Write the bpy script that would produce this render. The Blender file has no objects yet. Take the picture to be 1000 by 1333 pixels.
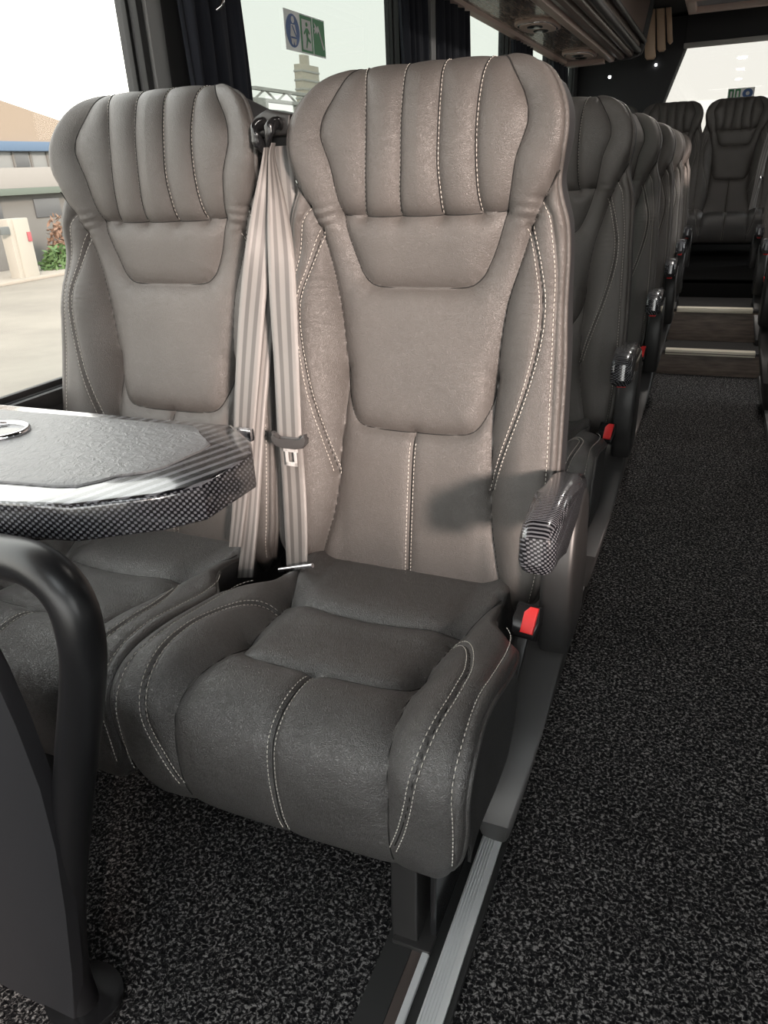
import bpy, bmesh, math, random
import numpy as np
from mathutils import Vector, Matrix
random.seed(7); rng = np.random.default_rng(7)
scene = bpy.context.scene
COL = scene.collection

# ------------------------------------------------------------------ camera
FPX, VP, HS, CH = 960.0, (943.0, 201.0), -0.048, 1.10
_y = np.array([VP[0]-500, VP[1]-666.5, FPX]); _y /= np.linalg.norm(_y)
_p = np.array([VP[0]-500+1000, VP[1]-666.5+1000*HS, FPX])
_z = np.cross(_y, _p); _z /= np.linalg.norm(_z)
if _z[1] > 0: _z = -_z
_x = np.cross(_y, _z)
if _x[0] < 0: _x = -_x
R3 = np.array([_x, _y, _z])
cam_d = bpy.data.cameras.new('camera'); cam = bpy.data.objects.new('camera', cam_d); COL.objects.link(cam)
M = Matrix.Identity(4)
for i in range(3):
    M[i][0] = R3[i, 0]; M[i][1] = -R3[i, 1]; M[i][2] = -R3[i, 2]
M[2][3] = CH
cam.matrix_world = M
cam_d.sensor_fit = 'VERTICAL'; cam_d.sensor_height = 24.0; cam_d.lens = FPX/1333.0*24.0
cam_d.clip_start = 0.02; cam_d.clip_end = 600
scene.camera = cam

# ------------------------------------------------------------------ sky, sun, exposure
world = bpy.data.worlds.new('sky'); scene.world = world; world.use_nodes = True
wn = world.node_tree; bg = wn.nodes['Background']
tc = wn.nodes.new('ShaderNodeTexCoord'); sx = wn.nodes.new('ShaderNodeSeparateXYZ'); cr = wn.nodes.new('ShaderNodeValToRGB')
wn.links.new(tc.outputs['Generated'], sx.inputs[0]); wn.links.new(sx.outputs['Z'], cr.inputs[0])
cr.color_ramp.elements[0].position = 0.0; cr.color_ramp.elements[0].color = (0.93, 0.92, 0.87, 1)
cr.color_ramp.elements[1].position = 0.6; cr.color_ramp.elements[1].color = (0.88, 0.93, 0.94, 1)
wn.links.new(cr.outputs[0], bg.inputs[0]); bg.inputs[1].default_value = 5.6
sun_d = bpy.data.lights.new('sun', 'SUN'); sun_d.energy = 8.0; sun_d.angle = math.radians(6.0); sun_d.color = (1.0, 0.82, 0.72)
sun = bpy.data.objects.new('sun', sun_d); COL.objects.link(sun)
SUN_DIR = Vector((-0.62, 0.70, -0.25)).normalized()      # the way the light travels: in through the right-hand windows, from the front
sun.rotation_euler = SUN_DIR.to_track_quat('-Z', 'Y').to_euler()
sun.location = (3, -6, 5)
scene.view_settings.view_transform = 'Standard'; scene.view_settings.look = 'None'
scene.view_settings.exposure = 0.0; scene.view_settings.gamma = 1.0
scene.view_settings.use_curve_mapping = False

# ------------------------------------------------------------------ materials
def new_mat(name, col=(.5, .5, .5), rough=.5, metal=0.0, spec=.5, coat=0.0, emit=None):
    m = bpy.data.materials.new(name); m.use_nodes = True
    b = m.node_tree.nodes['Principled BSDF']
    b.inputs['Base Color'].default_value = (*col, 1); b.inputs['Roughness'].default_value = rough
    b.inputs['Metallic'].default_value = metal; b.inputs['Specular IOR Level'].default_value = spec
    b.inputs['Coat Weight'].default_value = coat; b.inputs['Coat Roughness'].default_value = .08
    if emit: b.inputs['Emission Color'].default_value = (*emit[:3], 1); b.inputs['Emission Strength'].default_value = emit[3]
    return m
def N(m, t, **k):
    n = m.node_tree.nodes.new(t)
    for a, v in k.items(): setattr(n, a, v)
    return n
def L(m, a, b): m.node_tree.links.new(a, b)
def bsdf(m): return m.node_tree.nodes['Principled BSDF']
def add_bump(m, height, strength=.3, dist=.001, prev=None):
    b = N(m, 'ShaderNodeBump'); b.inputs['Strength'].default_value = strength; b.inputs['Distance'].default_value = dist
    L(m, height, b.inputs['Height'])
    if prev: L(m, prev, b.inputs['Normal'])
    L(m, b.outputs[0], bsdf(m).inputs['Normal']); return b.outputs[0]
def coords(m, scale=(1, 1, 1), rot=(0, 0, 0)):
    t = N(m, 'ShaderNodeTexCoord'); mp = N(m, 'ShaderNodeMapping')
    mp.inputs['Scale'].default_value = scale; mp.inputs['Rotation'].default_value = rot
    L(m, t.outputs['Object'], mp.inputs[0]); return mp.outputs[0]
def noise(m, vec, scale, detail=2, rough=.5):
    n = N(m, 'ShaderNodeTexNoise'); n.inputs['Scale'].default_value = scale; n.inputs['Detail'].default_value = detail
    n.inputs['Roughness'].default_value = rough; L(m, vec, n.inputs['Vector']); return n
def ramp(m, fac, stops):
    r = N(m, 'ShaderNodeValToRGB'); e = r.color_ramp.elements
    while len(e) < len(stops): e.new(.5)
    for i, (p, c) in enumerate(stops): e[i].position = p; e[i].color = (*c, 1)
    L(m, fac, r.inputs[0]); return r.outputs[0]

def leather(name, col, rough=.44, coat=0.0, grain=1.0):
    m = new_mat(name, col, rough, spec=.6); v = coords(m)
    vo = N(m, 'ShaderNodeTexVoronoi', feature='DISTANCE_TO_EDGE'); vo.inputs['Scale'].default_value = 420
    nz = noise(m, v, 60, 3, .6)
    mix = N(m, 'ShaderNodeVectorMath', operation='MULTIPLY_ADD')
    L(m, nz.outputs['Color'], mix.inputs[0]); mix.inputs[1].default_value = (.012, .012, .012); L(m, v, mix.inputs[2])
    L(m, mix.outputs[0], vo.inputs['Vector'])
    cl = N(m, 'ShaderNodeMath', operation='MINIMUM'); cl.inputs[1].default_value = .25; L(m, vo.outputs['Distance'], cl.inputs[0])
    p = add_bump(m, cl.outputs[0], .8, .0016*grain)
    n2 = noise(m, v, 300, 3, .6); pn = add_bump(m, n2.outputs['Fac'], .45, .0012*grain, p); L(m, pn, bsdf(m).inputs['Coat Normal'])
    bsdf(m).inputs['Coat Weight'].default_value = coat; bsdf(m).inputs['Coat Roughness'].default_value = .34
    n3 = noise(m, v, 7, 2)
    c = ramp(m, n3.outputs['Fac'], [(.3, tuple(x*.9 for x in col)), (.7, tuple(x*1.1 for x in col))])
    L(m, c, bsdf(m).inputs['Base Color'])
    return m
M_LEA = leather('leather_taupe', (.078, .070, .065), .47, 0, .8)
M_LEAP = leather('leather_pan', (.048, .0445, .043), .38, .9, 1.2)
M_SEAM_SHADE = new_mat('seam_shade', (.006, .0055, .005), .8)  # near-black colour standing in for the shade inside the seams
M_SIDE = new_mat('side_fabric', (.018, .018, .020), .75)
M_STI = new_mat('stitch_thread', (.62, .58, .53), .6)
M_BLK = new_mat('black_plastic', (.022, .021, .021), .42)
M_BLKG = new_mat('black_gloss', (.012, .012, .013), .16)
M_COVER = new_mat('cover_plastic', (.055, .053, .053), .45)
M_RED = new_mat('red_plastic', (.75, .03, .03), .35)
M_TUBE = new_mat('black_powder_coat', (.008, .008, .009), .34)
M_PLATE = new_mat('charcoal_panel', (.010, .0105, .013), .6)
M_STEEL = new_mat('bright_steel', (.62, .61, .60), .3, .35)
M_CHROME = new_mat('chrome', (.75, .75, .78), .12, 1.0)
M_ALU = new_mat('brushed_aluminium', (.78, .79, .80), .38, .4)
v = coords(M_ALU, (500, 3, 500)); nz = noise(M_ALU, v, 1.0, 2); add_bump(M_ALU, nz.outputs['Fac'], .25, .0006)
M_BRONZE = new_mat('bronze_strip', (.16, .13, .12), .3, .6)
M_RUBBER = new_mat('black_rubber', (.016, .016, .016), .7)
M_VINYL = leather('vinyl_trim', (.035, .034, .034), .5)
M_TABLE = new_mat('grey_table_skin', (.17, .17, .175), .42)
v = coords(M_TABLE); nz = noise(M_TABLE, v, 75, 4, .6); nz.inputs['Distortion'].default_value = 1.2; add_bump(M_TABLE, nz.outputs['Fac'], .6, .003)

def carbon(name, scale=300., stripes=False):
    m = new_mat(name, (.03, .03, .035), .25, .2, .6, coat=1.0)
    t = N(m, 'ShaderNodeTexCoord'); s = N(m, 'ShaderNodeSeparateXYZ'); L(m, t.outputs['Object'], s.inputs[0])
    def mth(op, a, b=None):
        q = N(m, 'ShaderNodeMath', operation=op)
        for i, vv in enumerate((a, b)):
            if vv is None: continue
            if isinstance(vv, (int, float)): q.inputs[i].default_value = vv
            else: L(m, vv, q.inputs[i])
        return q.outputs[0]
    g = N(m, 'ShaderNodeNewGeometry'); gs = N(m, 'ShaderNodeSeparateXYZ'); L(m, g.outputs['Normal'], gs.inputs[0])
    u = mth('ADD', s.outputs['X'], s.outputs['Y'])
    w = mth('ADD', s.outputs['Z'], mth('MULTIPLY', s.outputs['Y'], .35))
    a = mth('SINE', mth('MULTIPLY', u, scale*2.2)); b = mth('SINE', mth('MULTIPLY', w, scale*3.1))
    k = mth('MULTIPLY', a, b)
    d = mth('SINE', mth('MULTIPLY', s.outputs['Y'], 1250.)) if stripes else mth('SINE', mth('MULTIPLY', mth('SUBTRACT', s.outputs['X'], mth('MULTIPLY', s.outputs['Y'], .35)), scale*1.15))
    up = mth('GREATER_THAN', gs.outputs['Z'], .75)
    mx = N(m, 'ShaderNodeMix'); L(m, up, mx.inputs[0]); L(m, k, mx.inputs[2]); L(m, d, mx.inputs[3])
    c = ramp(m, mth('ADD', mth('MULTIPLY', mx.outputs[0], .5), .5), [(.45, (.006, .006, .008)), (.75, (.15, .15, .165))])
    L(m, c, bsdf(m).inputs['Base Color'])
    return m
M_CARB = carbon('carbon_weave_rim', 290.)
M_CARBA = carbon('carbon_weave_arm', 330., True)

def carpet():
    m = new_mat('carpet', (.03, .03, .03), .95, spec=.1); v = coords(m)
    n1 = noise(m, v, 175, 2, .6); n1.inputs['Distortion'].default_value = .7
    n2 = noise(m, v, 5, 2)
    c = ramp(m, n1.outputs['Fac'], [(.40, (.005, .005, .006)), (.52, (.024, .023, .024)), (.68, (.30, .29, .285))])
    mx = N(m, 'ShaderNodeMix', data_type='RGBA', blend_type='MULTIPLY'); mx.inputs[0].default_value = .35
    L(m, c, mx.inputs[6]); c2 = ramp(m, n2.outputs['Fac'], [(.35, (.6, .6, .6)), (.65, (1, 1, 1))]); L(m, c2, mx.inputs[7])
    L(m, mx.outputs[2], bsdf(m).inputs['Base Color']); add_bump(m, n1.outputs['Fac'], 1.0, .006); return m
M_CARPET = carpet()
def wood():
    m = new_mat('dark_wood', (.12, .09, .075), .5); v = coords(m, (3, 40, 30)); n = noise(m, v, 2.5, 4, .6)
    L(m, ramp(m, n.outputs['Fac'], [(.3, (.08, .060, .050)), (.7, (.22, .17, .14))]), bsdf(m).inputs['Base Color']); return m
M_WOOD = wood()
def rackwood():
    m = new_mat('rack_veneer', (.2, .12, .09), .22, coat=.5); v = coords(m, (18, 2.2, 18)); n = noise(m, v, 3, 5, .65); n.inputs['Distortion'].default_value = 1.0
    L(m, ramp(m, n.outputs['Fac'], [(.3, (.14, .095, .075)), (.5, (.40, .29, .235)), (.7, (.75, .58, .50))]), bsdf(m).inputs['Base Color']); return m
M_RACK = rackwood()
M_RACKP = new_mat('rack_pink_plastic', (.88, .68, .60), .36)
M_RACKD = new_mat('rack_dark_rib', (.22, .17, .15), .30)
M_WALL = new_mat('wall_lining', (.05, .05, .052), .7)
M_CEIL = new_mat('ceiling_lining', (.035, .035, .038), .8)
M_TRIMG = new_mat('grey_pillar_trim', (.22, .22, .22), .5)
M_CURT = new_mat('curtain_cloth', (.010, .012, .020), .85)
v = coords(M_CURT, (1, 1, .05)); nz = noise(M_CURT, v, 220, 2); add_bump(M_CURT, nz.outputs['Fac'], .3, .002)
M_TAN = new_mat('tan_panel', (.62, .44, .30), .4)
M_CREAM = new_mat('cream_nosing', (.78, .72, .60), .4)
M_LGREY = new_mat('light_strip', (.42, .41, .40), .5)
def film(name, col):
    m = bpy.data.materials.new(name); m.use_nodes = True; nt = m.node_tree; nt.nodes.clear()
    o = nt.nodes.new('ShaderNodeOutputMaterial'); d = nt.nodes.new('ShaderNodeBsdfDiffuse'); t = nt.nodes.new('ShaderNodeBsdfTranslucent'); x = nt.nodes.new('ShaderNodeMixShader')
    d.inputs[0].default_value = t.inputs[0].default_value = (*col, 1); x.inputs[0].default_value = .35
    nt.links.new(d.outputs[0], x.inputs[1]); nt.links.new(t.outputs[0], x.inputs[2]); nt.links.new(x.outputs[0], o.inputs[0]); return m
M_WHITE = film('white_print', (.92, .92, .92))
M_BLUE = new_mat('blue_print', (.03, .10, .30), .5)
M_GREEN = new_mat('green_print', (.02, .22, .07), .5)
def glass(name, tint, gl=.06):
    m = bpy.data.materials.new(name); m.use_nodes = True; nt = m.node_tree; nt.nodes.clear()
    o = nt.nodes.new('ShaderNodeOutputMaterial'); t = nt.nodes.new('ShaderNodeBsdfTransparent'); g = nt.nodes.new('ShaderNodeBsdfGlossy'); x = nt.nodes.new('ShaderNodeMixShader')
    t.inputs[0].default_value = (*tint, 1); g.inputs['Roughness'].default_value = .02; x.inputs[0].default_value = gl
    nt.links.new(t.outputs[0], x.inputs[1]); nt.links.new(g.outputs[0], x.inputs[2]); nt.links.new(x.outputs[0], o.inputs[0]); return m
M_GL1 = glass('clear_glass', (.90, .89, .87), .008); M_GL2 = glass('tinted_glass', (.415, .43, .415), .04)

def belt_mat():
    m = new_mat('belt_webbing', (.3, .29, .28), .38, spec=.7)
    t = N(m, 'ShaderNodeUVMap'); s = N(m, 'ShaderNodeSeparateXYZ'); L(m, t.outputs[0], s.inputs[0])
    c = ramp(m, s.outputs['X'], [(0, (.185, .173, .165)), (.22, (.185, .173, .165)), (.26, (.085, .078, .074)), (.38, (.085, .078, .074)), (.42, (.17, .16, .152)), (.58, (.17, .16, .152)), (.62, (.085, .078, .074)), (.74, (.085, .078, .074)), (.78, (.185, .173, .165)), (1, (.185, .173, .165))])
    L(m, c, bsdf(m).inputs['Base Color'])
    w = N(m, 'ShaderNodeTexWave'); w.inputs['Scale'].default_value = 140; w.bands_direction = 'Y'; L(m, t.outputs[0], w.inputs[0]); add_bump(m, w.outputs['Fac'], .2, .0005)
    return m
M_BELT = belt_mat()

# ------------------------------------------------------------------ object helpers
def link(name, me, parent=None, mat=None):
    o = bpy.data.objects.new(name, me); COL.objects.link(o)
    if mat is not None and len(me.materials) == 0: me.materials.append(mat)
    if parent is not None: o.parent = parent
    return o
def tag(o, label=None, cat=None, group=None, kind=None):
    if label: o['label'] = label
    if cat: o['category'] = cat
    if group: o['group'] = group
    if kind: o['kind'] = kind
    return o
def empty(name, loc=(0, 0, 0), rz=0.0):
    o = bpy.data.objects.new(name, None); COL.objects.link(o); o.location = loc; o.rotation_euler = (0, 0, rz); o.empty_display_size = .05; return o
def mesh_np(name, V, F, smooth=True, uv=None):
    me = bpy.data.meshes.new(name); V = np.asarray(V, np.float32); F = np.asarray(F, np.int32)
    me.vertices.add(len(V)); me.vertices.foreach_set('co', V.ravel())
    k = F.shape[1]; me.loops.add(F.size); me.loops.foreach_set('vertex_index', F.ravel())
    me.polygons.add(len(F)); me.polygons.foreach_set('loop_start', np.arange(0, F.size, k, dtype=np.int32))
    me.polygons.foreach_set('loop_total', np.full(len(F), k, np.int32))
    if uv is not None:
        l = me.uv_layers.new(name='UVMap'); l.data.foreach_set('uv', np.asarray(uv, np.float32)[F.ravel()].ravel())
    me.update(calc_edges=True); me.validate()
    if smooth: me.polygons.foreach_set('use_smooth', np.ones(len(me.polygons), bool))
    return me
def from_bm(name, bm, smooth_angle=None):
    bmesh.ops.recalc_face_normals(bm, faces=bm.faces)
    me = bpy.data.meshes.new(name); bm.to_mesh(me); bm.free()
    if smooth_angle:
        me.polygons.foreach_set('use_smooth', np.ones(len(me.polygons), bool))
        me.set_sharp_from_angle(angle=math.radians(smooth_angle))
    return me
def box_into(bm, lo, hi, bev=0.0, seg=2):
    r = bmesh.ops.create_cube(bm, size=1.0)
    c = [(a+b)/2 for a, b in zip(lo, hi)]; s = [abs(b-a) for a, b in zip(lo, hi)]
    for vv in r['verts']: vv.co = Vector((c[0]+vv.co.x*s[0], c[1]+vv.co.y*s[1], c[2]+vv.co.z*s[2]))
    if bev > 0:
        es = list({e for vv in r['verts'] for e in vv.link_edges})
        bmesh.ops.bevel(bm, geom=es, offset=min(bev, min(s)*.45), segments=seg, affect='EDGES', profile=.6)
def box(name, lo, hi, mat, parent=None, bev=.002, seg=2):
    bm = bmesh.new(); box_into(bm, lo, hi, bev, seg); return link(name, from_bm(name, bm, 40), parent, mat)
def boxes(name, lst, mat, parent=None, bev=.002):
    bm = bmesh.new()
    for lo, hi in lst: box_into(bm, lo, hi, bev)
    return link(name, from_bm(name, bm, 40), parent, mat)
def prism(name, poly, a0, a1, plane, mat, parent=None, bev=.0, seg=3, shift=None):
    """poly: 2-D outline; plane 'YZ' extrudes along X etc.; shift(u, v, side) adds an offset along the extrusion"""
    bm = bmesh.new(); rings = []
    for side, a in ((0, a0), (1, a1)):
        ring = []
        for (u, w) in poly:
            aa = a + (shift(u, w, side) if shift else 0)
            co = {'YZ': (aa, u, w), 'XZ': (u, aa, w), 'XY': (u, w, aa)}[plane]
            ring.append(bm.verts.new(co))
        rings.append(ring)
    n = len(poly)
    f0 = bm.faces.new(rings[0]); f1 = bm.faces.new(list(reversed(rings[1])))
    for i in range(n): bm.faces.new([rings[0][(i+1) % n], rings[0][i], rings[1][i], rings[1][(i+1) % n]])
    if bev > 0:
        es = list({e for f in (f0, f1) for e in f.edges})
        bmesh.ops.bevel(bm, geom=es, offset=bev, segments=seg, affect='EDGES', profile=.5)
    return link(name, from_bm(name, bm, 35), parent, mat)
def spl(pts, n, closed=False):
    P = np.array(pts, float)
    if closed: Q = np.vstack([P[-1], P, P[0], P[1]]); m = len(P)+1
    else: Q = np.vstack([2*P[0]-P[1], P, 2*P[-1]-P[-2]]); m = len(P)
    out = []
    for i in range(m-1):
        p0, p1, p2, p3 = Q[i:i+4]
        t = np.linspace(0, 1, 16, endpoint=False)[:, None]
        out.append(.5*((2*p1)+(-p0+p2)*t+(2*p0-5*p1+4*p2-p3)*t*t+(-p0+3*p1-3*p2+p3)*t**3))
    out = np.vstack(out+[Q[m][None] if closed else P[-1][None]])
    d = np.r_[0, np.cumsum(np.linalg.norm(np.diff(out, axis=0), axis=1))]
    s = np.linspace(0, d[-1], n)
    return np.stack([np.interp(s, d, out[:, k]) for k in range(out.shape[1])], 1)
def tube_np(path, rad, seg=10, caps=True, ell=None, up=(0, 0, 1)):
    P = np.asarray(path, float); n = len(P); T = np.gradient(P, axis=0); T /= np.linalg.norm(T, axis=1)[:, None]
    U = np.cross(T, np.array(up, float)); bad = np.linalg.norm(U, axis=1) < 1e-4; U[bad] = np.array([1, 0, 0]); U /= np.linalg.norm(U, axis=1)[:, None]; W = np.cross(U, T)
    a = np.linspace(0, 2*np.pi, seg, endpoint=False); r = np.broadcast_to(np.asarray(rad, float), (n,))
    e = ell or 1.0
    V = P[:, None]+r[:, None, None]*(np.cos(a)[None, :, None]*U[:, None]*e+np.sin(a)[None, :, None]*W[:, None])
    V = V.reshape(-1, 3); F = []
    for i in range(n-1):
        for j in range(seg):
            F.append((i*seg+j, i*seg+(j+1) % seg, (i+1)*seg+(j+1) % seg, (i+1)*seg+j))
    if caps:
        V = np.vstack([V, P[0], P[-1]]); c0, c1 = len(V)-2, len(V)-1
        for j in range(seg):
            F.append((c0, (j+1) % seg, j, c0)); F.append((c1, (n-1)*seg+j, (n-1)*seg+(j+1) % seg, c1))
    return V, F
def tube(name, path, rad, mat, parent=None, seg=12, n=40, ell=None, up=(0, 0, 1), closed=False, smooth_path=True):
    P = spl(path, n, closed) if smooth_path else np.array(path, float)
    Vv, F = tube_np(P, rad, seg, not closed, ell, up)
    bm = bmesh.new(); vs = [bm.verts.new(p) for p in Vv]
    for f in F:
        q = []
        for i in f:
            if i not in q: q.append(i)
        try: bm.faces.new([vs[i] for i in q])
        except ValueError: pass
    return link(name, from_bm(name, bm, 50), parent, mat)
def disc(name, c, r, mat, parent=None, axis='X', thick=.002, seg=24, ell=1.0):
    poly = [(c[1]+r*math.cos(a)*ell, c[2]+r*math.sin(a)) if axis == 'X' else ((c[0]+r*math.cos(a)*ell, c[2]+r*math.sin(a)) if axis == 'Y' else (c[0]+r*math.cos(a)*ell, c[1]+r*math.sin(a))) for a in np.linspace(0, 2*np.pi, seg, endpoint=False)]
    k = {'X': 0, 'Y': 1, 'Z': 2}[axis]; pl = {'X': 'YZ', 'Y': 'XZ', 'Z': 'XY'}[axis]
    return prism(name, poly, c[k]-thick/2, c[k]+thick/2, pl, mat, parent)
def ribbon(name, pts, widths, mat, parent=None, n=50, wdirs=None, thick=.0014):
    """flat strap: pts centre line, widths, wdirs width directions"""
    k = len(pts); A = np.hstack([np.array(pts, float), np.array(widths, float)[:, None], np.array(wdirs, float)])
    S = spl(A, n); P = S[:, :3]; w = S[:, 3]; D = S[:, 4:7]; D /= np.linalg.norm(D, axis=1)[:, None]
    T = np.gradient(P, axis=0); T /= np.linalg.norm(T, axis=1)[:, None]; Nn = np.cross(D, T); Nn /= np.linalg.norm(Nn, axis=1)[:, None]
    cols = 7; V = []; UV = []; ts = np.linspace(-.5, .5, cols); ln = np.r_[0, np.cumsum(np.linalg.norm(np.diff(P, axis=0), axis=1))]
    for side in (1, -1):
        for i in range(n):
            for t in ts: V.append(P[i]+D[i]*w[i]*t+Nn[i]*thick*.5*side*(1 if abs(t) < .49 else .3)); UV.append((t+.5, ln[i]/.05))
    F = []; o = n*cols
    for i in range(n-1):
        for j in range(cols-1):
            a = i*cols+j; F.append((a, a+1, a+cols+1, a+cols)); F.append((o+a, o+a+cols, o+a+cols+1, o+a+1))
        a = i*cols; F.append((a, a+cols, o+a+cols, o+a)); b = a+cols-1; F.append((b, o+b, o+b+cols, b+cols))
    return link(name, mesh_np(name, V, F, True, UV), parent, mat)

# ------------------------------------------------------------------ the seat: cushions as swept sheets, seams carved, panels split
def sstep(a, b, x):
    t = np.clip((x-a)/(b-a), 0, 1); return t*t*(3-2*t)
BACK = [(1.085, .38), (1.078, .43), (1.10, .575), (1.125, .70), (1.15, .80), (1.168, .9), (1.178, .96), (1.176, 1.03), (1.172, 1.10), (1.178, 1.16), (1.190, 1.205), (1.210, 1.236), (1.240, 1.250), (1.27, 1.245), (1.29, 1.225)]
PAN = [(1.12, .44), (1.06, .445), (.95, .452), (.85, .462), (.78, .475), (.72, .486), (.66, .488), (.62, .477), (.596, .452), (.588, .41), (.592, .36), (.603, .31), (.622, .275), (.66, .262)]
SB = spl(BACK, 400); SP = spl(PAN, 400)
def arclen(P): return np.r_[0, np.cumsum(np.linalg.norm(np.diff(P, axis=0), axis=1))]
LB, LP = arclen(SB), arclen(SP)
def frame(P, Ln, s, back):
    Y = np.interp(s, Ln, P[:, 0]); Z = np.interp(s, Ln, P[:, 1]); T = np.gradient(P, Ln, axis=0)
    ty = np.interp(s, Ln, T[:, 0]); tz = np.interp(s, Ln, T[:, 1]); q = np.hypot(ty, tz); ty, tz = ty/q, tz/q
    return (Y, Z, -tz, ty) if back else (Y, Z, tz, -ty)
def dpoly(x, s, pl):
    d = np.full(x.shape, 9.0)
    for (ax, ay), (bx, by) in zip(pl[:-1], pl[1:]):
        vx, vy = bx-ax, by-ay; t = np.clip(((x-ax)*vx+(s-ay)*vy)/(vx*vx+vy*vy+1e-12), 0, 1)
        d = np.minimum(d, np.hypot(x-ax-t*vx, s-ay-t*vy))
    return d
def mir(c): return [(-a, b) for a, b in c]
C = {}
C['inner'] = [(.075, .985), (.09, .96), (.11, .925), (.125, .90), (.14, .868), (.158, .832), (.167, .805), (.168, .79), (.162, .77), (.152, .74), (.146, .70), (.138, .662), (.128, .625), (.115, .592), (.10, .567), (.083, .558), (.06, .555), (0, .555)]
C['cross'] = [(.138, .665), (.09, .6625), (0, .6615)]
C['pl1'] = [(.045, .98), (.034, .93), (.031, .88), (.031, .80), (.031, .74), (.034, .70), (.036, .663)]
C['pl2'] = [(.110, .945), (.102, .91), (.094, .86), (.091, .81), (.091, .76), (.094, .70), (.099, .664)]
C['waist'] = [(.222, .728), (.214, .712), (.20, .69), (.19, .668), (.178, .64), (.17, .61), (.160, .58), (.150, .545), (.143, .50), (.138, .45), (.136, .40), (.1355, .35), (.138, .30), (.1415, .25), (.144, .2), (.151, .15), (.163, .1), (.173, .06), (.178, .02), (.18, 0)]
C['mid'] = [(.1365, .415), (.131, .375), (.12, .345), (.108, .327), (.09, .3185), (.05, .315), (0, .314)]
C['dbl'] = [(.176, .645), (.189, .61), (.198, .58), (.208, .54), (.210, .505), (.207, .47), (.200, .43), (.190, .385), (.178, .345), (.163, .30), (.150, .255), (.1435, .225)]
C['out'] = [(.195, .682), (.209, .662), (.217, .62), (.226, .57), (.229, .53), (.231, .49), (.233, .44), (.236, .38), (.239, .32), (.241, .25), (.24, .18), (.236, .1), (.225, .04), (.222, 0)]
for k in C: C[k] = [tuple(p) for p in spl(C[k], 26)]
HB = np.array([(0, .205), (.05, .232), (.1, .248), (.18, .251), (.26, .252), (.32, .251), (.38, .249), (.45, .246), (.50, .242), (.55, .238), (.61, .234), (.65, .230), (.685, .219), (.71, .2135), (.74, .218), (.77, .222), (.80, .220), (.83, .2095), (.86, .193), (.885, .172), (.905, .150), (.93, .128), (.96, .110), (1.02, .09)])
HP = np.array([(0, .19), (.15, .195), (.19, .205), (.22, .226), (.26, .252), (.33, .256), (.43, .253), (.50, .257), (.56, .2565), (.60, .255), (.64, .25), (.67, .243), (.70, .232), (.72, .225)])
def hw(tab, s):
    q = spl(tab, 200); return np.interp(s, q[:, 0], q[:, 1])
K = {}
K['edge'] = [(.188, .10), (.165, .16), (.153, .2), (.148, .25), (.142, .32), (.142, .40), (.148, .46), (.152, .51), (.155, .55), (.157, .60), (.156, .65), (.156, .74)]
K['rear'] = [(.150, .199), (.11, .213), (.06, .223), (0, .227)]
K['mid'] = [(.142, .34), (.13, .374), (.112, .391), (.085, .398), (0, .402)]
K['dbl'] = [(.148, .242), (.172, .262), (.192, .30), (.207, .36), (.209, .42), (.206, .46), (.200, .50), (.194, .53), (.187, .57), (.175, .62), (.160, .665)]
K['out'] = [(.205, .185), (.229, .215), (.238, .26), (.2385, .35), (.2365, .42), (.240, .48), (.240, .53), (.242, .58), (.240, .64), (.235, .70), (.233, .74)]
for k in K: K[k] = [tuple(p) for p in spl(K[k], 24)]
CEN_B = [(0.0, .314), (0.0, 0.0)]; CEN_P = [(0.0, .402), (0.0, .74)]
def groove(h, x, s, pl, dep, w, dead=0.0):
    d = dpoly(np.abs(x), s, pl) if dead >= 0 else dpoly(x, s, pl)
    return h-1.55*dep*np.exp(-np.maximum(d-abs(dead), 0)/w)
def cellnoise(x, s, f, seed):
    r = np.random.default_rng(seed); v = np.zeros_like(x)
    for _ in range(7):
        a, b, p = r.uniform(-1, 1), r.uniform(-1, 1), r.uniform(0, 6.28); v += np.sin((a*x+b*s)*f*6.28+p)
    return v/7
def h_back(x, s):
    a = np.abs(x)
    B = .030*sstep(0, .1, s)*(1-sstep(.5, .66, s)); W = .010*sstep(.60, .68, s)*(1-sstep(.78, .88, s))
    h = B*sstep(.125, .20, a)+W*sstep(.1, .2, a)
    for k, dep, w in (('inner', .012, .019), ('cross', .008, .011), ('pl1', .010, .013), ('pl2', .010, .013), ('waist', .013, .013), ('mid', .010, .017), ('dbl', .0045, .004), ('out', .005, .006)):
        f = (1-.85*sstep(.83, .92, s)) if k in ('pl1', 'pl2', 'inner') else 1.0
        h = h+f*(groove(0*h, x, s, C[k], dep, w))
    h = groove(h, x, s, CEN_B, .006, .007)
    inpl = (s > .66) & (a < .16)
    wr = cellnoise(x, s, 9, 3)*.0012+np.maximum(0, np.sin(s*2*np.pi/.012+cellnoise(x, s, 8, 5)*5))*.0012*np.exp(-((s-.53)/.045)**2)*sstep(.15, .18, a)
    wr = wr+np.sin(s*2*np.pi/.016+cellnoise(x, s, 10, 9)*4)*.0010*np.exp(-((s-.665)/.02)**2)*sstep(.14, .155, a)*(1-sstep(.19, .21, a))
    return h+wr
def h_pan(x, s):
    a = np.abs(x)
    h = .022*sstep(.13, .2, a)*(1-sstep(.45, .62, s))
    h += .010*sstep(.05, .2, s)*(1-sstep(.20, .30, s))*(1-sstep(.1, .16, a))
    for k, dep, w in (('edge', .011, .016), ('rear', .010, .018), ('mid', .009, .016), ('dbl', .0045, .004), ('out', .004, .006)):
        h = h+(1-.75*sstep(.56, .67, s))*groove(0*h, x, s, K[k], dep, w)
    h = h+(1-.75*sstep(.56, .67, s))*groove(0*h, x, s, CEN_P, .0065, .009)
    return h+cellnoise(x, s, 8, 4)*.0014
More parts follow.
